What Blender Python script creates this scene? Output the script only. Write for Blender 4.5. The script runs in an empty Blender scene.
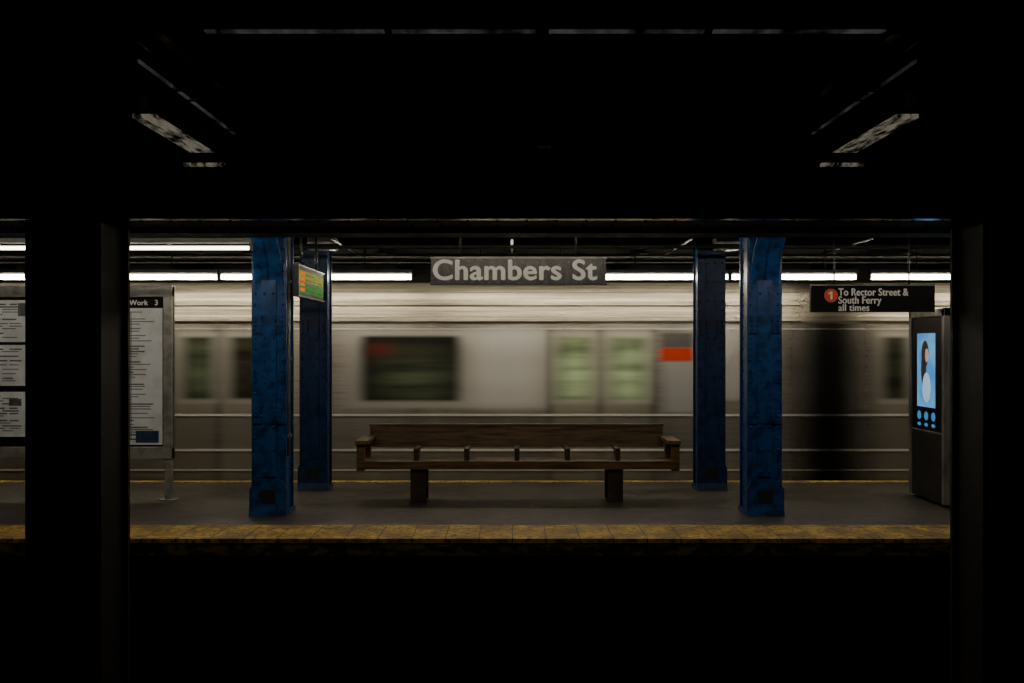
import bpy, math, random
from mathutils import Vector
random.seed(4)
H=1.758; HY=345.0; CX=512.0
def PX(px,d): return (px-CX)*d/1000.0
def PZ(py,d): return H-(py-HY)*d/1000.0
scene=bpy.context.scene
COL=scene.collection

# ---------------------------------------------------------------- materials
class G:
    def __init__(s,name):
        s.m=bpy.data.materials.new(name); s.m.use_nodes=True
        s.t=s.m.node_tree; s.n=s.t.nodes; s.l=s.t.links
        s.b=s.n['Principled BSDF']; s.out=s.n['Material Output']
    def put(s,sock,v):
        if isinstance(v,bpy.types.NodeSocket): s.l.new(v,sock)
        else: sock.default_value=v
    def coords(s):
        return s.n.new('ShaderNodeTexCoord').outputs['Object']
    def xyz(s):
        q=s.n.new('ShaderNodeSeparateXYZ'); s.l.new(s.coords(),q.inputs[0]); return q.outputs
    def math(s,op,a,b=0.0,clamp=False):
        q=s.n.new('ShaderNodeMath'); q.operation=op; q.use_clamp=clamp
        s.put(q.inputs[0],a); s.put(q.inputs[1],b); return q.outputs[0]
    def step(s,v,a,b):
        q=s.n.new('ShaderNodeMapRange'); q.interpolation_type='SMOOTHSTEP'
        s.put(q.inputs[0],v); q.inputs[1].default_value=a; q.inputs[2].default_value=b
        return q.outputs[0]
    def band(s,v,a,b,soft):
        u=s.step(v,a-soft/2,a+soft/2); w=s.step(v,b-soft/2,b+soft/2)
        return s.math('MULTIPLY',u,s.math('SUBTRACT',1.0,w))
    def mix(s,f,a,b):
        q=s.n.new('ShaderNodeMix'); q.data_type='RGBA'
        s.put(q.inputs[0],f)
        for sock,v in ((q.inputs[6],a),(q.inputs[7],b)):
            if isinstance(v,bpy.types.NodeSocket): s.l.new(v,sock)
            else: sock.default_value=(v[0],v[1],v[2],1)
        return q.outputs[2]
    def noise(s,scale,sc=(1,1,1),detail=4,rough=.6):
        mp=s.n.new('ShaderNodeMapping'); s.l.new(s.coords(),mp.inputs[0]); mp.inputs['Scale'].default_value=sc
        q=s.n.new('ShaderNodeTexNoise'); s.l.new(mp.outputs[0],q.inputs['Vector'])
        q.inputs['Scale'].default_value=scale; q.inputs['Detail'].default_value=detail; q.inputs['Roughness'].default_value=rough
        return q.outputs[0]
    def bump(s,h,st=.3,dist=.01):
        q=s.n.new('ShaderNodeBump'); q.inputs['Strength'].default_value=st; q.inputs['Distance'].default_value=dist
        s.l.new(h,q.inputs['Height']); s.l.new(q.outputs[0],s.b.inputs['Normal'])
def mat(name,c,c2=None,rough=.5,metal=0,scale=8,sc=(1,1,1),bump=.2,lo=.4,hi=.65,spec=.5):
    g=G(name); c2=c2 or tuple(x*.55 for x in c)
    n=g.noise(scale,sc); f=g.step(n,lo,hi)
    g.put(g.b.inputs['Base Color'],g.mix(f,c,c2))
    g.b.inputs['Roughness'].default_value=rough; g.b.inputs['Metallic'].default_value=metal
    g.b.inputs['Specular IOR Level'].default_value=spec
    if bump: g.bump(n,bump)
    return g.m
def emit(name,c,s,base=(.8,.8,.8)):
    g=G(name); g.b.inputs['Base Color'].default_value=(*base,1)
    g.b.inputs['Emission Color'].default_value=(*c,1); g.b.inputs['Emission Strength'].default_value=s
    return g.m

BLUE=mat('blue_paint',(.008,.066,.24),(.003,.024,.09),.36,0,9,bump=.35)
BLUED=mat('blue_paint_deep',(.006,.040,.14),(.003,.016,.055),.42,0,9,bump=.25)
RUSTB=mat('black_shoe',(.01,.012,.02),None,.7)
WOOD=mat('old_wood',(.15,.088,.036),(.038,.023,.011),.42,0,5,(.5,6,6),.4,.35,.7)
WOODD=mat('dark_wood',(.045,.03,.016),(.02,.013,.007),.5,0,5,(3,6,1),.4)
IRON=mat('black_iron',(.0065,.0055,.0045),(.012,.007,.0045),.65,.0,6,bump=.3,spec=.2)
FLANGE=mat('girder_flange_paint',(.03,.027,.022),(.010,.009,.008),.55,.0,5,(1,3,1),.15,spec=.2)
EDGE=mat('glint_steel_edge',(.55,.48,.36),(.10,.09,.07),.16,.95,3,(1.2,4,1),.03,.35,.6)  # mirror-like steel, made to catch bright reflections
CEIL=mat('sooty_ceiling',(.010,.010,.010),(.005,.005,.005),.75,0,3,bump=.3)
CEILF=mat('dark_ceiling_paint',(.013,.012,.010),(.006,.006,.005),.7,0,3,bump=.3,spec=.2)
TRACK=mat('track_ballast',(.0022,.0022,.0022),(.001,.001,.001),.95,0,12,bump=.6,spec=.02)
RAIL=mat('rail_steel',(.004,.004,.004),None,.9,.0,spec=.02)
SLABFACE=mat('platform_face',(.15,.105,.022),(.015,.013,.007),.8,0,7,(1,1,2),.5,.40,.54)
GREYM=mat('grey_metal',(.36,.355,.33),(.22,.215,.2),.4,.3,7,bump=.05)
DKMET=mat('dark_metal',(.03,.03,.028),None,.45,.2)
WHITE=mat('white_letter',(.92,.92,.9),(.88,.88,.86),.5,0,8,bump=0)
PAPER=mat('poster_paper',(.80,.83,.87),(.66,.69,.72),.35,0,4,bump=0)
INK=mat('poster_ink',(.14,.15,.16),None,.5,bump=0)
INKB=mat('poster_blue_ink',(.03,.06,.16),None,.5,bump=0)
BLACKP=mat('black_panel',(.005,.005,.005),(.007,.007,.007),.6,0,bump=0,spec=.15)
RED=mat('red_bullet',(.9,.075,.012),(.85,.065,.012),.4,0,bump=0)
TUBEB=emit('fluorescent_tube_back',(1.0,.91,.73),36)
TUBEA=emit('fluorescent_tube_front',(1.0,.91,.73),10)
TUBEADD=emit('added_tube_high',(1.0,.90,.72),33)  # unseen tube row, added to brighten the platform fronts
PALE=mat('peeling_pale_paint',(.6,.55,.46),(.06,.055,.045),.35,0,14,(1,1,1),.5,.42,.56)

# platform concrete
g=G('platform_concrete')
n1=g.noise(1.1,detail=8,rough=.7); n2=g.noise(24,detail=3); n3=g.noise(5,(1,2.5,1),6,.7)
c=g.mix(g.step(n1,.35,.65),(.092,.078,.060),(.034,.029,.023))
c=g.mix(g.math('MULTIPLY',g.step(n3,.5,.7),.6),c,(.022,.019,.016))
c=g.mix(g.step(n2,.55,.68),c,(.018,.016,.014))
g.put(g.b.inputs['Base Color'],c); g.put(g.b.inputs['Roughness'],g.math('ADD',g.math('MULTIPLY',n3,.4),.25)); g.bump(n2,.2,.004)
CONC=g.m
# yellow tactile strip with domes
g=G('tactile_yellow')
n1=g.noise(3,detail=8,rough=.7); n2=g.noise(16,detail=5,rough=.7)
c=g.mix(g.step(n1,.36,.62),(.62,.38,.06),(.22,.14,.035))
c=g.mix(g.step(n2,.48,.62),c,(.10,.07,.03))
x=g.xyz()
seam=g.math('LESS_THAN',g.math('FRACT',g.math('MULTIPLY',x[0],1/.305)),.03)
c=g.mix(seam,c,(.03,.024,.012))
g.put(g.b.inputs['Base Color'],c); g.b.inputs['Roughness'].default_value=.7
dx=g.math('SINE',g.math('MULTIPLY',x[0],110)); dy=g.math('SINE',g.math('MULTIPLY',x[1],110))
g.bump(g.math('MULTIPLY',dx,dy),.4,.006)
YEL=g.m

# station name sign face (brushed/dirty)
g=G('name_sign_enamel')
n=g.noise(6,(4,1,1),6,.75); n2=g.noise(45,detail=2)
c=g.mix(g.step(n,.35,.68),(.03,.03,.029),(.10,.10,.097)); c=g.mix(g.step(n2,.55,.75),c,(.19,.19,.185))
g.put(g.b.inputs['Base Color'],c); g.b.inputs['Roughness'].default_value=.3
SIGNM=g.m

# ---- moving train materials (horizontally smeared by its speed)
D=13.05
def tx(px): return PX(px,D)
def tz(py): return PZ(py,D)
def gapmask(g,X):
    return g.band(X,tx(793),tx(866),.85)
def train_mat(name,kind):
    g=G(name); s=g.xyz(); X=s[0]; Z=s[2]
    def box(x0,x1,y0,y1,sx=.35,sz=.05):
        return g.math('MULTIPLY',g.band(X,tx(x0),tx(x1),sx),g.band(Z,tz(y1),tz(y0),sz))
    smear=g.noise(1,(.35,1,26),5,.65)
    soft=g.noise(1,(.45,1,6),3,.5)
    wide=g.noise(1,(1.3,0,.25),2,.5)
    if kind=='side':
        c=g.mix(g.step(wide,.3,.7),(.27,.242,.195),(.50,.462,.395))
        c=g.mix(g.math('MULTIPLY',g.step(smear,.4,.7),.6),c,(.19,.168,.135))
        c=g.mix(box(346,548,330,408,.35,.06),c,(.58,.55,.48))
        c=g.mix(g.math('MULTIPLY',box(468,545,330,408,.7,.25),.9),c,(.93,.91,.85))  # bright reflection painted into the side colour
        for a,b in ((172,212),(224,266),(552,598),(603,652),(874,912),(918,960)):
            c=g.mix(g.math('MULTIPLY',box(a,b,326,482,.22,.03),.75),c,(.43,.385,.30))
        for a in (218,600,915,170,550,654,268):
            c=g.mix(g.math('MULTIPLY',box(a-3,a+3,328,482,.16,.03),.6),c,(.10,.09,.07))
        c=g.mix(g.math('MULTIPLY',g.step(g.math('MULTIPLY',Z,-1.0),-tz(409),-tz(417)),.42),c,(.13,.12,.10))
        green=g.mix(g.step(soft,.3,.7),(.12,.15,.07),(.30,.35,.21))
        darkg=g.mix(g.step(soft,.3,.7),(.014,.016,.009),(.07,.073,.042))
        for a,b in ((183,214),(230,262),(556,592),(610,646),(882,908),(922,950)):
            c=g.mix(g.math('MULTIPLY',box(a-6,b+6,332,404,.2,.05),.7),c,(.60,.57,.50))
            c=g.mix(box(a,b,337,399,.32,.06),c,green if 500<a<700 else darkg)
        c=g.mix(box(362,459,336,401,.26,.06),c,(.02,.018,.014))
        c=g.mix(box(372,452,342,396,.8,.25),c,darkg)
        c=g.mix(g.math('MULTIPLY',box(368,392,343,356,.35,.1),.7),c,(.22,.03,.025))
        c=g.mix(box(660,695,333,348,.2,.04),c,(.16,.145,.13))
        c=g.mix(box(660,695,348,361,.2,.03),c,(.95,.075,.014))
        c=g.mix(box(664,696,362,412,.25,.05),c,(.60,.58,.54))
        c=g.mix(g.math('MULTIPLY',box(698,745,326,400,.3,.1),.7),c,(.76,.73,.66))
        em1=g.math('ADD',box(562,590,340,397,.5,.4),box(614,643,340,397,.5,.4))
        em2=g.math('MULTIPLY',g.math('ADD',box(188,212,342,394,.3,.3),box(390,450,362,396,1.0,.4)),.2)
        e=g.math('MULTIPLY',g.math('ADD',em1,em2),g.math('ADD',g.step(soft,.25,.7),.5))
        g.b.inputs['Emission Color'].default_value=(.46,.55,.26,1)
        g.put(g.b.inputs['Emission Strength'],g.math('MULTIPLY',e,.28))
        g.b.inputs['Metallic'].default_value=.35; g.b.inputs['Roughness'].default_value=.34
    elif kind=='roof':
        c=g.mix(g.step(smear,.35,.65),(.70,.63,.49),(.33,.29,.22))
        g.b.inputs['Metallic'].default_value=.2; g.b.inputs['Roughness'].default_value=.5
    else:
        c=g.mix(g.step(smear,.35,.65),(.92,.89,.82),(.7,.67,.6))
        g.b.inputs['Metallic'].default_value=.0; g.b.inputs['Roughness'].default_value=.35
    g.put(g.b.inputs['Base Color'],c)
    gm=gapmask(g,X)
    g.put(g.b.inputs['Alpha'],g.math('SUBTRACT',1.0,g.math('MULTIPLY',gm,.96)))
    return g.m
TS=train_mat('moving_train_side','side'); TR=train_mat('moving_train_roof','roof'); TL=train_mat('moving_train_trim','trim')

# ---------------------------------------------------------------- mesh builder
class M:
    def __init__(s,name): s.name=name; s.v=[]; s.f=[]; s.mi=[]; s.mats=[]; s.sm=[]
    def mx(s,m):
        if m not in s.mats: s.mats.append(m)
        return s.mats.index(m)
    def add(s,vs,fs,m,smooth=False):
        o=len(s.v); s.v+= [tuple(v) for v in vs]; k=s.mx(m)
        for f in fs: s.f.append([o+i for i in f]); s.mi.append(k); s.sm.append(smooth)
    def box(s,x0,x1,y0,y1,z0,z1,m):
        vs=[(x0,y0,z0),(x1,y0,z0),(x1,y1,z0),(x0,y1,z0),(x0,y0,z1),(x1,y0,z1),(x1,y1,z1),(x0,y1,z1)]
        s.add(vs,[(0,3,2,1),(4,5,6,7),(0,1,5,4),(1,2,6,5),(2,3,7,6),(3,0,4,7)],m)
    def prism(s,prof,a,b,axis,m,closed=True,smooth=False):
        n=len(prof); vs=[]
        for t in (a,b):
            for p in prof:
                vs.append({'x':(t,p[0],p[1]),'y':(p[0],t,p[1]),'z':(p[0],p[1],t)}[axis])
        fs=[(i,(i+1)%n,n+(i+1)%n,n+i) for i in range(n if closed else n-1)]
        if closed: fs+=[tuple(range(n))[::-1],tuple(range(n,2*n))]
        s.add(vs,fs,m,smooth)
    def cyl(s,p,q,r,m,n=12,r2=None):
        p=Vector(p);q=Vector(q);d=(q-p).normalized(); r2=r if r2 is None else r2
        u=d.orthogonal().normalized(); w=d.cross(u)
        vs=[]
        for c,rr in ((p,r),(q,r2)):
            for i in range(n):
                a=2*math.pi*i/n; vs.append(c+u*math.cos(a)*rr+w*math.sin(a)*rr)
        fs=[(i,(i+1)%n,n+(i+1)%n,n+i) for i in range(n)]
        s.add(vs,fs,m,True); o=len(s.v)-2*n
        s.f.append([o+i for i in range(n)][::-1]); s.mi.append(s.mx(m)); s.sm.append(False)
        s.f.append([o+n+i for i in range(n)]); s.mi.append(s.mx(m)); s.sm.append(False)
    def rivet(s,x,y,z,nrm,m,r=.014):
        nv=Vector(nrm); c=Vector((x,y,z)); s.cyl(c-nv*.002,c+nv*r*.8,r,m,7,r*.45)
    def obj(s,loc=(0,0,0),bevel=0,parent=None):
        me=bpy.data.meshes.new(s.name); L=Vector(loc)
        me.from_pydata([tuple(Vector(v)-L) for v in s.v],[],s.f)
        for m in s.mats: me.materials.append(m)
        me.polygons.foreach_set('material_index',s.mi); me.polygons.foreach_set('use_smooth',s.sm)
        me.update()
        import bmesh
        bm=bmesh.new(); bm.from_mesh(me); bmesh.ops.recalc_face_normals(bm,faces=bm.faces); bm.to_mesh(me); bm.free()
        o=bpy.data.objects.new(s.name,me); COL.objects.link(o); o.location=L
        if bevel:
            b=o.modifiers.new('bevel','BEVEL'); b.width=bevel; b.segments=2; b.limit_method='ANGLE'
        if parent: o.parent=parent
        return o
def empty(name,loc=(0,0,0)):
    e=bpy.data.objects.new(name,None); COL.objects.link(e); e.location=loc; e.empty_display_size=.1; return e
def text(name,body,m,x0,x1,z0,cap,y,parent,bold=.0,thick=0.0):
    """flat raised lettering; 'thick' emboldens by overlaying shifted copies of the glyphs (metres)"""
    cu=bpy.data.curves.new(name,'FONT'); cu.body=body; cu.extrude=.002; cu.offset=bold
    cu.size=1.0; cu.space_character=1.0+bold*2+(.05 if thick else 0)
    o=bpy.data.objects.new(name,cu); COL.objects.link(o)
    bpy.context.view_layer.update()
    me=bpy.data.meshes.new_from_object(o.evaluated_get(bpy.context.evaluated_depsgraph_get()))
    xs=[v.co.x for v in me.vertices]; mn=min(xs); w=max(xs)-mn
    sz=cap/.7; sx=sz if x1 is None else (x1-x0)/w
    base=[(x0+(v.co.x-mn)*sx,y-v.co.z,z0+v.co.y*sz) for v in me.vertices]
    faces=[tuple(p.vertices) for p in me.polygons]
    bpy.data.objects.remove(o)
    mm=M(name)
    shifts=[(0,0)] if not thick else [(0,0),(thick,0),(-thick,0),(0,thick*.6),(0,-thick*.6)]
    for i,(a,b) in enumerate(shifts):
        mm.add([(p[0]+a,p[1]-i*.0002,p[2]+b) for p in base],faces,m)
    me2=bpy.data.meshes.new(name); me2.from_pydata(mm.v,[],mm.f); me2.materials.append(m); me2.update()
    o=bpy.data.objects.new(name,me2); COL.objects.link(o); o.parent=parent
    return o

# ---------------------------------------------------------------- station shell
XL,XR=-14,14
IL,IR=XL+.02,XR-.02
FE=9.06; BE=12.93
m=M('floor'); m.box(IL,IR,FE+.02,BE-.02,-.15,0,CONC); m.obj()
m=M('tactile_strip'); m.box(IL,IR,FE,FE+.68,-.01,.006,YEL); m.box(IL,IR,FE-.012,FE+.0,-.035,.006,YEL); m.obj()
m=M('tactile_strip'); m.box(IL,IR,BE-.16,BE,-.01,.006,YEL); m.obj()
m=M('trim_1'); m.box(IL,IR,FE-.01,FE+.03,-.15,-.036,SLABFACE); m.obj()
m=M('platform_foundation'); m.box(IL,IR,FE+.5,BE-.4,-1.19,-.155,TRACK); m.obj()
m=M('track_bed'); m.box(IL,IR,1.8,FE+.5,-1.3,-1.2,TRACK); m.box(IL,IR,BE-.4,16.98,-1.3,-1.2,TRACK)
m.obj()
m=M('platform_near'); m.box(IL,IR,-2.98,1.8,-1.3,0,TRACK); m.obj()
m=M('track_rails')
for yy in (3.0,4.44,6.4,7.84):
    m.box(IL,IR,yy-.035,yy+.035,-1.1,-1.05,RAIL); m.box(IL,IR,yy-.01,yy+.01,-1.18,-1.1,RAIL); m.box(IL,IR,yy-.07,yy+.07,-1.2,-1.17,RAIL)
m.obj()
m=M('ceiling'); m.box(XL,XR,5.7,17,3.12,3.3,CEILF); m.box(XL,XR,-3,5.7,3.2,3.3,CEIL); m.obj()
m=M('wall_back'); m.box(XL,XR,17,17.2,-1.3,3.3,CEIL); m.obj()
m=M('wall_left'); m.box(XL-.2,XL,-3,17.2,-1.3,3.3,CEIL); m.obj()
m=M('wall_right'); m.box(XR,XR+.2,-3,17.2,-1.3,3.3,CEIL); m.obj()
m=M('wall_front'); m.box(XL,XR,-3.2,-3,-1.3,3.3,CEIL); m.obj()

# ceiling beams over the far platform + pipes
for i,yy in enumerate((9.3,10.5,12.2,14.2)):
    m=M('ceiling_beam'); m.box(IL,IR,yy-.09,yy+.09,2.97,2.99,CEILF); m.box(IL,IR,yy-.012,yy+.012,2.99,3.12,CEILF); m.obj()
for k in range(-5,6):
    m=M('ceiling_joist'); xx=k*1.69
    m.box(xx-.06,xx+.06,12.75,16.98,2.93,2.95,CEILF); m.box(xx-.01,xx+.01,12.75,16.98,2.95,3.12,CEILF); m.obj()
m=M('ceiling_conduit')
for yy,zz,r in ((11.2,2.86,.018),(11.35,2.86,.010),(12.9,2.90,.02),(13.6,2.88,.012),(11.8,2.93,.02)):
    m.cyl((IL,yy,zz),(IR,yy,zz),r,DKMET,8)
for k in range(-6,7):
    m.box(k*2-.015,k*2+.015,11.1,13.7,2.93,2.945,DKMET)
m.obj()

# ---------------------------------------------------------------- track columns + girder (near, unlit)
GD=5.48
def track_column(cx):
    m=M('track_column'); w=.20
    y0=GD-.2;y1=GD+.2
    m.box(cx-w,cx+w,y0,y0+.03,-1.195,2.42,IRON); m.box(cx-w,cx+w,y1-.03,y1,-1.195,2.42,IRON)
    m.box(cx-.02,cx+.02,y0+.03,y1-.03,-1.195,2.42,IRON)
    for sx in (-1,1):
        m.box(cx+sx*(w-.04)-.015,cx+sx*(w-.04)+.015,y0+.03,y1-.03,-1.195,2.42,IRON)
    m.box(cx-.3,cx+.3,y0-.05,y1+.05,-1.195,-1.0,IRON)
    z=-1
    while z<2.35:
        for sx in (-.15,-.07,.07,.15): m.rivet(cx+sx,y0,z,(0,-1,0),IRON,.016)
        z+=.15
    m.obj((cx,GD,0))
for cx in (-2.37-5.07,-2.37,2.688,2.688+5.07): track_column(cx)
m=M('ceiling_girder')
zb=PZ(218,GD-.2)
m.box(IL,IR,GD-.2,GD+.2,zb,zb+.03,FLANGE)
m.box(IL,IR,GD-.2,GD-.125,zb-.004,zb,EDGE)  # polished strip added so its reflection draws a bright streak
m.box(IL,IR,GD-.02,GD+.02,zb+.03,3.19,IRON)
m.box(IL,IR,GD-.2,GD-.17,zb+.03,zb+.10,IRON)
m.box(IL,IR,GD-.06,GD-.02,zb+.03,zb+.2,IRON)
m.box(IL,IR,GD-.2,GD+.2,2.98,3.0,IRON)
x=-6
while x<6:
    m.rivet(x,GD-.06,zb+.15,(0,-1,0),IRON,.018)
    m.rivet(x,GD-.09,zb,(0,0,-1),FLANGE,.014); m.rivet(x,GD+.12,zb,(0,0,-1),FLANGE,.014)
    x+=.16
m.obj()
m=M('girder_pipe'); m.cyl((IL,GD+.26,PZ(229,GD+.26)),(IR,GD+.26,PZ(229,GD+.26)),.012,FLANGE,8); m.obj()
BY=7.2; zb2=PZ(233,BY-.15)
m=M('track_girder'); m.box(IL,IR,BY-.15,BY+.15,zb2,zb2+.02,FLANGE); m.box(IL,IR,BY-.015,BY+.015,zb2+.02,3.115,IRON)
m.obj()

# near ceiling framing
g=G('dirty_panel_glint'); n=g.noise(9,(2.5,.6,1),6,.7); f=g.step(n,.40,.60)  # dirty housing panel; weak emission stands in for reflected tube light
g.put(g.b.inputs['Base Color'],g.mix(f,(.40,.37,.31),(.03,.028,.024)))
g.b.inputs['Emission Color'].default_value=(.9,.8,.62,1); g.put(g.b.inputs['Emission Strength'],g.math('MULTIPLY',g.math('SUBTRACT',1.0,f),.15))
GLINT=g.m
g=G('spill_glow_strip'); n=g.noise(2.5,(3,1,1),5,.7)  # weak emission put in for light spill on ceiling strips and bars
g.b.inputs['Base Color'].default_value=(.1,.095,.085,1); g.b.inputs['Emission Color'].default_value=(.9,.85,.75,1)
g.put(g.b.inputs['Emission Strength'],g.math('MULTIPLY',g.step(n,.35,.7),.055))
SPILL=g.m
m=M('ceiling_frame')
d=3.6
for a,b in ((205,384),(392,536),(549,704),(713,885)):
    m.box(PX(a,d),PX(b,d),d-.012,d+.02,PZ(32,d),PZ(32,d)+.006,SPILL)  # strip glows faintly in place of spill light
m.box(-6,6,d-.05,d+.05,PZ(32,d)+.007,PZ(32,d)+.03,IRON)
m.box(-6,6,d-.01,d+.01,PZ(32,d)+.03,3.2,IRON)
m.cyl((PX(150,4.5),4.5,PZ(100,4.5)),(PX(880,4.5),4.5,PZ(100,4.5)),.007,EDGE,8)
for px,pb in ((387,115),(543,145),(708,120)):
    m.box(PX(px-4,4.4),PX(px+4,4.4),4.38,4.42,PZ(pb,4.4),3.2,FLANGE)
    m.box(PX(px-8,4.4),PX(px+8,4.4),4.36,4.44,PZ(pb,4.4)-.01,PZ(pb,4.4),EDGE)
m.obj()
for sg in (-1,1):
    m=M('ceiling_lamp_housing')
    off=.0 if sg<0 else .12
    def bx(a,b,y0,y1,z0,z1,mm):
        a,b=sorted(((a+off)*sg,(b+off)*sg)); m.box(a,b,y0,y1,z0,z1,mm)
    bx(1.53,1.67,4.40,5.20,2.758,2.775,GLINT)
    bx(1.50,1.53,4.2,5.25,2.75,2.84,IRON); bx(1.67,1.70,4.2,5.25,2.75,2.84,IRON)
    bx(1.50,1.70,4.2,5.25,2.82,2.85,IRON)
    bx(1.452,1.460,3.9,5.25,2.86,2.872,SPILL); bx(1.38,1.39,3.7,5.25,2.88,2.89,EDGE)  # first bar glows faintly in place of spill light
    bx(1.30,1.34,3.5,5.25,2.92,2.95,EDGE)
    bx(1.50,1.72,5.22,5.26,2.695,2.71,GLINT)
    for yy in (4.3,5.1):
        bx(1.30,1.7,yy-.015,yy+.015,2.85,2.88,EDGE); bx(1.58,1.6,yy-.01,yy+.01,2.88,3.19,IRON)
    m.obj((1.6*sg,4.8,2.8))

# ---------------------------------------------------------------- fluorescent lights
def lamp(x0,x1,y,z,mm,r=.02,top=2.97):
    m=M('fluorescent_light')
    m.cyl((x0+.02,y,z),(x1-.02,y,z),r,mm,10)
    m.box(x0,x0+.02,y-.03,y+.03,z-.03,z+.05,DKMET); m.box(x1-.02,x1,y-.03,y+.03,z-.03,z+.05,DKMET)
    m.box(x0,x1,y-.05,y+.05,z+.045,z+.09,DKMET)
    for k in range(2):
        xx=x0+(x1-x0)*(k+.5)/2; m.cyl((xx,y,z+.08),(xx,y,top),.01,DKMET,6)
    m.obj(((x0+x1)/2,y,z))
for a,b in ((-190,27),(30,219),(220,413),(440,600),(604,729),(730,857),(869,1060)):
    lamp(PX(a,12.6),PX(b,12.6),12.6,PZ(277,12.6),TUBEB,.032,3.1)
for a,b in ((-200,-10),(-8,120),(121,252)):
    lamp(PX(a,9.7),PX(b,9.7),9.7,PZ(248,9.7),TUBEA,.018,3.1)
for k in range(-2,3):  # row hidden behind the girder, added as front light
    lamp(k*2.6-1.2,k*2.6+1.2,8.5,2.96,TUBEADD,.022,3.1)

# ---------------------------------------------------------------- blue platform columns
def platform_column(cx,y0,w,dep,mm,top=2.96,bracket=True,side=1):
    m=M('platform_column'); h=w/2; y1=y0+dep; t=.025
    m.box(cx-h,cx+h,y0,y0+t,.0,top,mm); m.box(cx-h,cx+h,y1-t,y1,0,top,mm)
    m.box(cx-.012,cx+.012,y0+t,y1-t,0,top,mm)
    for sx in (-1,1):
        m.box(cx+sx*.05-.045,cx+sx*.05+.045,y0+t,y0+t+.012,0,top,mm)
        xx=cx+sx*(h-.035); m.box(xx-.012,xx+.012,y0+t,y1-t,0,top,mm)
    m.box(cx-h*.42,cx+h*.42,y0-.014,y0,.40,top,mm)
    b=h+.012
    prof=[(cx-b,0),(cx+b,0),(cx+b,.27),(cx+b*.72,.37),(cx-b*.72,.37),(cx-b,.27)]
    m.prism(prof,y0-.045,y0-.001,'y',mm)
    m.box(cx-b,cx+b,y0-.001,y1+.03,0,.05,mm)
    m.box(cx-b*.38,cx+b*.38,y0-.055,y0-.045,.14,.27,RUSTB)
    m.prism([(y0-.07,0),(y0-.045,0),(y0-.045,.09)],cx-b,cx+b,'x',mm)
    z=.45; k=0
    while z<top-.05:
        for sx in (-.8,.8): m.rivet(cx+sx*h,y0,z,(0,-1,0),mm,.018)
        if k%2==0:
            for sx in (-.25,.25): m.rivet(cx+sx*h,y0-.014,z,(0,-1,0),mm,.017)
        for yy in (y0+.09,y1-.09): m.rivet(cx+side*(h-.023),yy,z,(side,0,0),mm,.013)
        z+=.115; k+=1
    for zc in (1.05,1.98):
        m.box(cx-h*.95,cx+h*.95,y0-.022,y0,zc-.10,zc+.10,mm)
        for zz in (-.07,-.025,.025,.07):
            for sx in (-.75,-.4,.4,.75): m.rivet(cx+sx*h,y0-.022,zc+zz,(0,-1,0),mm,.015)
    if bracket:
        n=12; ys=y0; R=.62; z0=2.30; inner=[]
        for i in range(n+1):
            a=math.pi/2*i/n; inner.append((ys-R*(1-math.cos(a)),z0+R*math.sin(a)))
        m.prism(inner+[(ys,z0+R)],cx-.012,cx+.012,'x',mm)
        for i in range(n):
            p,q=inner[i],inner[i+1]
            m.prism([p,q,(q[0]+.02,q[1]+.012),(p[0]+.02,p[1]+.012)],cx-h*.8,cx+h*.8,'x',mm)
    m.obj((cx,y0,0))
platform_column(PX(269,10.32),10.32,.36,.34,BLUE,side=1)
platform_column(PX(764.5,10.32),10.32,.36,.34,BLUE,side=-1)
platform_column(PX(268,10.32)-5.07,10.32,.37,.34,BLUE,side=1)
platform_column(PX(764.5,10.32)+5.07,10.32,.37,.34,BLUE,side=-1)
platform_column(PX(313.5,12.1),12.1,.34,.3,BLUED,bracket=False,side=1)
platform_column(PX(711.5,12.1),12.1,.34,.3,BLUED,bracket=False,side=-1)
m=M('column_conduit'); xx=PX(288.5,10.45)
m.cyl((xx,10.45,.6),(xx,10.45,2.97),.02,GREYM,10)
for z in (.8,1.6,2.4): m.box(xx-.04,xx+.03,10.43,10.47,z,z+.03,GREYM)
m.obj()
for px,pw in ((322,14),(727,12)):
    m=M('junction_box'); m.box(PX(px-pw,11.9),PX(px+pw,11.9),11.85,12.05,PZ(250,11.9),PZ(238,11.9),GREYM)
    m.cyl((PX(px,11.9),11.95,PZ(239,11.9)),(PX(px,11.9),11.95,3.1),.02,DKMET); m.obj(bevel=.01)

# ---------------------------------------------------------------- bench
m=M('wooden_bench'); bd=11.2
x0=PX(371,bd);x1=PX(663,bd)
x0b=PX(370,11.65); x1b=PX(663,11.65)
X0=PX(357,11.15);X1=PX(679,11.15)
for k in range(4):
    ya=11.12+k*.118; m.box(x0-.10,x1+.10,ya,ya+.112,.415,.46,WOOD)
m.box(X0,X1,11.095,11.13,.375,.47,WOOD)
def tilt(z): return 11.60+(z-.45)*.14
for za,zb_ in ((.575,.685),(.690,.815)):
    m.prism([(tilt(za),za),(tilt(zb_),zb_),(tilt(zb_)+.04,zb_),(tilt(za)+.04,za)],x0b,x1b,'x',WOOD)
m.prism([(tilt(.815)-.012,.815),(tilt(.815)+.055,.815),(tilt(.84)+.055,.84),(tilt(.84)-.012,.84)],x0b-.01,x1b+.01,'x',WOOD)
for px in (417,467,517,567,617):
    xx=PX(px,11.55); m.prism([(11.58,.40),(11.66,.40),(tilt(.80)+.09,.80),(tilt(.80)+.04,.80)],xx-.025,xx+.025,'x',WOODD)
    xa=PX(px,11.3); m.box(xa-.03,xa+.03,11.2,11.62,.56,.60,WOODD); m.box(xa-.028,xa+.028,11.2,11.25,.46,.56,WOODD)
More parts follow.
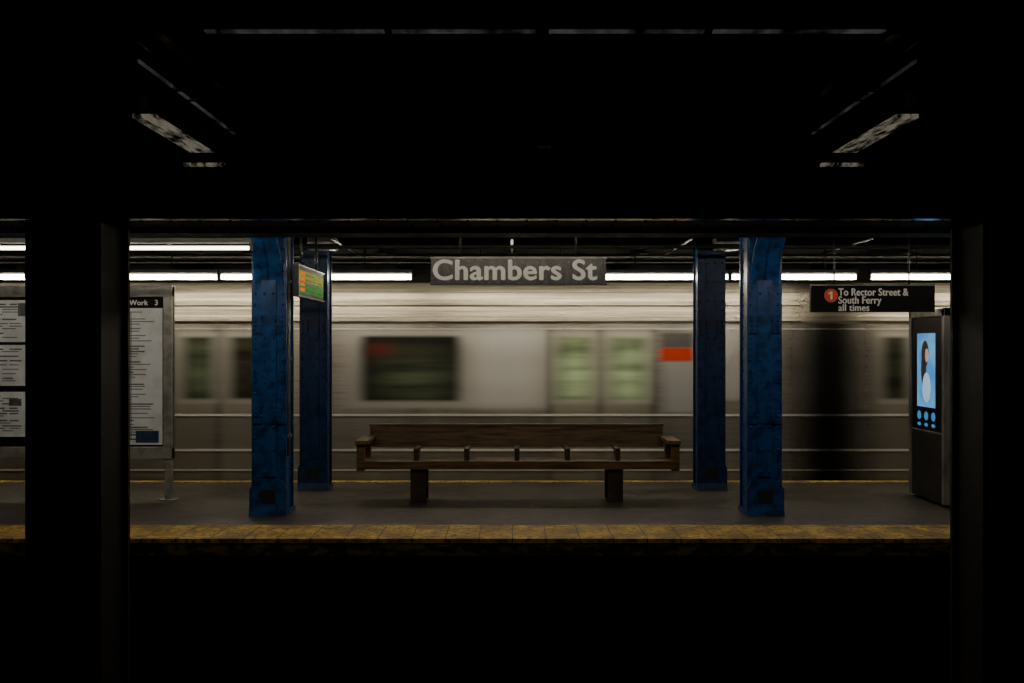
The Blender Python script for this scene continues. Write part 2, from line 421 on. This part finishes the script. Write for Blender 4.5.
for s_,xe in ((-1,X0),(1,X1)):
    a,b=(xe,xe+.09) if s_<0 else (xe-.09,xe)
    m.box(a,b,11.10,11.66,.36,.45,WOOD); m.box(a,b,11.10,11.17,.45,.66,WOOD); m.box(a,b,11.57,11.66,.45,.70,WOOD)
    a2,b2=(xe-.01,xe+.14) if s_<0 else (xe-.14,xe+.01)
    m.box(a2,b2,11.06,11.68,.655,.70,WOOD)
for px in (418.5,615):
    xx=PX(px,11.2)
    m.box(xx-.085,xx+.085,11.14,11.21,0,.375,WOODD); m.box(xx-.085,xx+.085,11.48,11.56,0,.405,WOODD)
    m.box(xx-.04,xx+.04,11.21,11.48,.06,.14,WOODD); m.box(xx-.085,xx+.085,11.135,11.6,.35,.41,WOODD)
m.obj((0,11.3,0),bevel=.006)

# ---------------------------------------------------------------- station name sign
e=empty('station_name_sign'); sd=10.3
m=M('panel'); m.box(PX(431,sd),PX(606,sd),sd,sd+.06,PZ(284,sd),PZ(257.5,sd),SIGNM)
m.box(PX(430,sd),PX(607,sd),sd-.01,sd+.07,PZ(258.5,sd),PZ(257,sd),GREYM)
m.box(PX(430,sd),PX(607,sd),sd-.01,sd+.07,PZ(285,sd),PZ(283.8,sd),DKMET)
for px in (460,576): m.cyl((PX(px,sd),sd+.03,PZ(257,sd)),(PX(px,sd),sd+.03,3.1),.012,DKMET)
m.obj(parent=e)
text('lettering','Chambers St',WHITE,PX(433.5,sd),PX(596.5,sd),PZ(279.5,sd),.205,sd-.003,e,.006,.0075)

# ---------------------------------------------------------------- direction sign
e=empty('direction_sign'); sd=10.9
m=M('panel'); m.box(PX(811,sd),PX(935,sd),sd,sd+.05,PZ(312,sd),PZ(284,sd),BLACKP)
m.box(PX(811,sd),PX(935,sd),sd-.004,sd,PZ(285.5,sd),PZ(284.6,sd),GREYM)
for px in (835,910): m.cyl((PX(px,sd),sd+.03,PZ(284,sd)),(PX(px,sd),sd+.03,3.1),.01,DKMET)
cx,cz=PX(831,sd),PZ(295.5,sd); m.cyl((cx,sd-.004,cz),(cx,sd,cz),.074,RED,28)
m.box(cx-.008,cx+.014,sd-.007,sd-.004,cz-.042,cz+.042,WHITE)
m.prism([(cx-.008,cz+.042),(cx-.030,cz+.026),(cx-.030,cz+.010),(cx-.008,cz+.022)],sd-.007,sd-.004,'y',WHITE)
m.obj(parent=e)
text('line_1','To Rector Street &',WHITE,PX(838.5,sd),PX(908,sd),PZ(295.5,sd),.078,sd-.003,e,.0,.003)
text('line_2','South Ferry',WHITE,PX(838.5,sd),PX(881,sd),PZ(303.5,sd),.078,sd-.003,e,.0,.003)
text('line_3','all times',WHITE,PX(838.5,sd),PX(869,sd),PZ(310.8,sd),.072,sd-.003,e,.0,.003)

# ---------------------------------------------------------------- countdown display
e=empty('countdown_display'); fx=-2.15
m=M('housing'); ya,yb=10.05,11.4; za,zc2=2.26,2.56
m.box(fx-.045,fx,ya,yb,za,zc2,BLACKP); m.box(fx-.05,fx+.01,ya-.01,yb+.01,zc2,zc2+.015,DKMET)
m.box(fx-.05,fx+.012,ya-.012,ya,za,zc2,DKMET); m.box(fx-.05,fx+.01,ya-.01,yb+.01,za-.012,za,DKMET)
for yy in (10.3,11.1): m.cyl((fx-.025,yy,zc2),(fx-.025,yy,2.965),.014,DKMET)
SY=emit('screen_yellow_green',(.55,.60,.01),.40,(.01,.01,.005)); SG=emit('screen_green',(.03,.42,.03),.42,(.005,.01,.005)); SR=emit('screen_amber',(.95,.12,.01),.9,(.02,.01,.01))
for mm in (SY,SG,SR): mm.node_tree.nodes['Principled BSDF'].inputs['Roughness'].default_value=.8; mm.node_tree.nodes['Principled BSDF'].inputs['Specular IOR Level'].default_value=.1
m.box(fx,fx+.004,ya+.05,yb-.05,za+.15,zc2-.04,SY)
m.box(fx,fx+.004,ya+.05,yb-.05,za+.03,za+.14,SG)
m.obj(parent=e)
m=M('rows')
for k in range(4):
    z=za+.05+k*.055
    m.box(fx+.004,fx+.006,ya+.1,ya+.3,z,z+.034,SR); m.box(fx+.004,fx+.006,ya+.36,ya+.85,z,z+.022,BLACKP); m.box(fx+.004,fx+.006,yb-.35,yb-.15,z,z+.022,BLACKP)
m.obj(parent=e)

# ---------------------------------------------------------------- information board
e=empty('information_board'); d=11.3
m=M('frame'); yA,yB=d,d+.09
xr=PX(172,d); xl=xr-2.75
m.box(xl,xr,yA,yB,PZ(297,d),PZ(286,d),GREYM); m.box(xl,xr,yA,yB,PZ(459,d),PZ(447,d),GREYM)
m.box(xl,xr,yA+.04,yB-.01,PZ(447,d),PZ(297,d),BLACKP)
for xx in (xr-.05,xr-1.36,xl+.05):
    m.box(xx-.05,xx+.05,yA-.005,yB+.005,PZ(459,d),PZ(285,d),GREYM)
    m.box(xx-.04,xx+.04,yA+.01,yB-.01,0.0,PZ(459,d),GREYM); m.box(xx-.09,xx+.09,yA-.03,yB+.03,0,.015,GREYM)
m.obj(parent=e,bevel=.006)
def poster(name,xa,xb,za,zb,lines=True):
    p=M(name); p.box(xa,xb,yA+.032,yA+.04,za,zb,PAPER)
    z=zb-.04; y=yA+.031
    while z>za+.05 and lines:
        nb=random.choice((1,2,2,3)); hgt=random.choice((.010,.010,.016))
        wd=(xb-xa-.06)/nb
        for k in range(nb):
            s=xa+.03+k*wd; p.box(s,s+wd*random.uniform(.45,.92),y,yA+.033,z-hgt,z,INK)
        z-=random.choice((.028,.03,.05))
    return p
pr=xr-.10; plx=pr-1.2
p=poster('service_poster',plx,pr-.02,PZ(445,d),PZ(308,d)); p.box(pr-.32,pr-.06,yA+.029,yA+.031,PZ(443,d),PZ(431,d),INKB)
for k in range(3): p.box(plx+.1+k*.36,plx+.11+k*.36,yA+.029,yA+.031,PZ(440,d),PZ(312,d),INK)
p.box(plx,pr-.02,yA+.03,yA+.04,PZ(307,d),PZ(298,d),BLACKP); p.obj(parent=e)
text('header','Planned Service Work',WHITE,PX(78,d),PX(147,d),PZ(305,d),.058,yA+.028,e,.0,.002)
text('header_number','3',WHITE,PX(154,d),None,PZ(305,d),.06,yA+.028,e,.0,.002)
rx=PX(25.5,d)
for ta,tb in ((300,342),(345,386),(392,437)):
    p=poster('notice_poster',rx-.56,rx,PZ(tb,d),PZ(ta,d))
    if ta==300: p.box(rx-.1,rx-.01,yA+.028,yA+.031,PZ(316,d),PZ(303,d),INK)
    if ta==392: p.box(rx-.2,rx-.06,yA+.028,yA+.031,PZ(406,d),PZ(399,d),INK)
    p.obj(parent=e)
for ta,tb in ((300,366),(370,437)):
    p=poster('notice_poster',rx-1.15,rx-.6,PZ(tb,d),PZ(ta,d)); p.obj(parent=e)

# ---------------------------------------------------------------- digital kiosk
e=empty('digital_kiosk'); kx=4.66; y0,y1=10.78,11.72; kt=2.14
STEEL=mat('kiosk_steel',(.34,.33,.32),(.15,.15,.15),.3,.5,6,(1,1,.3),.05)
m=M('cabinet')
m.box(kx+.02,kx+.30,y0,y1,.06,kt,DKMET)
m.box(kx+.05,kx+.27,y0+.05,y1-.05,0,.06,BLACKP)
m.box(kx-.01,kx+.32,y0-.01,y0+.05,.03,kt+.02,STEEL); m.box(kx-.01,kx+.32,y1-.07,y1+.01,.03,kt+.02,STEEL)
m.box(kx-.01,kx+.32,y0-.01,y1+.01,kt-.07,kt+.02,STEEL)
m.box(kx,kx+.03,y0+.05,y1-.07,.03,.78,DKMET)
m.box(kx-.005,kx+.03,y0+.05,y1-.07,.78,.80,STEEL)
m.obj(parent=e,bevel=.008)
g=G('kiosk_screen_glow')
n=g.noise(2.2,detail=3)
c=g.mix(g.step(n,.35,.65),(.04,.28,.75),(.16,.52,.92))
g.put(g.b.inputs['Emission Color'],c); g.b.inputs['Emission Strength'].default_value=.8; g.b.inputs['Base Color'].default_value=(.02,.03,.05,1)
SCR=g.m
m=M('screen'); ys0,ys1=y0+.24,y1-.22
zs0,zs1=1.06,1.89
m.box(kx+.005,kx+.03,y0+.05,y1-.07,.80,kt-.07,BLACKP)
m.box(kx,kx+.006,ys0,ys1,zs0,zs1,SCR)
SKIN=emit('picture_skin',(.75,.38,.22),.30); HAIR=emit('picture_hair',(.10,.05,.04),.2,(.02,.02,.02)); CY=emit('icon_blue',(.06,.35,.8),.6,(.02,.03,.05)); SHIRT=emit('picture_shirt',(.30,.60,.95),.65)
def fan(cy,cz,ry,rz,mm,off):
    vs=[(kx-off,cy+ry*math.cos(2*math.pi*i/20),cz+rz*math.sin(2*math.pi*i/20)) for i in range(20)]
    m.add(vs,[tuple(range(20))],mm)
cy=(ys0+ys1)/2+.02
fan(cy,1.66,.10,.15,HAIR,.001); fan(cy+.04,1.48,.07,.20,HAIR,.0012); fan(cy-.05,1.64,.05,.08,SKIN,.002); fan(cy-.04,1.28,.11,.17,SHIRT,.0016)
for k in range(3):
    fan(ys0+.05+k*.19,.96,.055,.05,CY,-.003)
    fan(ys0+.05+k*.19,.86,.05,.02,CY,-.003)
o=m.obj(parent=e)

# ---------------------------------------------------------------- train
m=M('subway_train')
side=[(D,-.85),(D,tz(322))]
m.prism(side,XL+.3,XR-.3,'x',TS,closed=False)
roof=[(D,tz(322)),(D-.03,tz(321)),(D-.03,tz(317)),(D+.01,tz(316)),(D+.02,tz(306)),(D-.01,tz(305)),(D-.01,tz(302)),(D+.04,tz(301)),(D+.08,tz(293)),(D+.25,2.50),(D+.6,2.60),(D+1.4,2.66),(D+2.2,2.6),(D+2.6,2.44),(D+2.75,2.1)]
m.prism(roof,XL+.3,XR-.3,'x',TR,closed=False)
m.prism([(D+2.75,2.1),(D+2.75,-.85)],XL+.3,XR-.3,'x',TRACK,closed=False)
for py,h in ((415,.028),(450,.028),(470,.012),(329,.010)):
    z=tz(py); m.box(XL+.3,XR-.3,D-.006,D+.002,z-h/2,z+h/2,TL)
ob=m.obj()
m=M('train_undercarriage'); m.box(XL+.4,XR-.4,D+.3,D+2.4,-1.1,-.86,TRACK); m.obj()

# small litter
m=M('paper_litter')
for _ in range(5):
    a=PX(random.uniform(440,640),11.4); b=random.uniform(10.7,12.2); m.box(a,a+random.uniform(.02,.05),b,b+.02,.001,.005,GREYM)
m.obj()

# ---------------------------------------------------------------- world + camera
w=bpy.data.worlds.new('world'); scene.world=w; w.use_nodes=True
w.node_tree.nodes['Background'].inputs[0].default_value=(.01,.01,.011,1); w.node_tree.nodes['Background'].inputs[1].default_value=.1
cam=bpy.data.cameras.new('camera'); co=bpy.data.objects.new('camera',cam); COL.objects.link(co)
co.location=(0,0,H); co.rotation_euler=(math.pi/2,0,0)
cam.sensor_width=36; cam.lens=36*1000/1024; cam.shift_y=(HY-341.5)/1024; cam.clip_start=.05
scene.camera=co
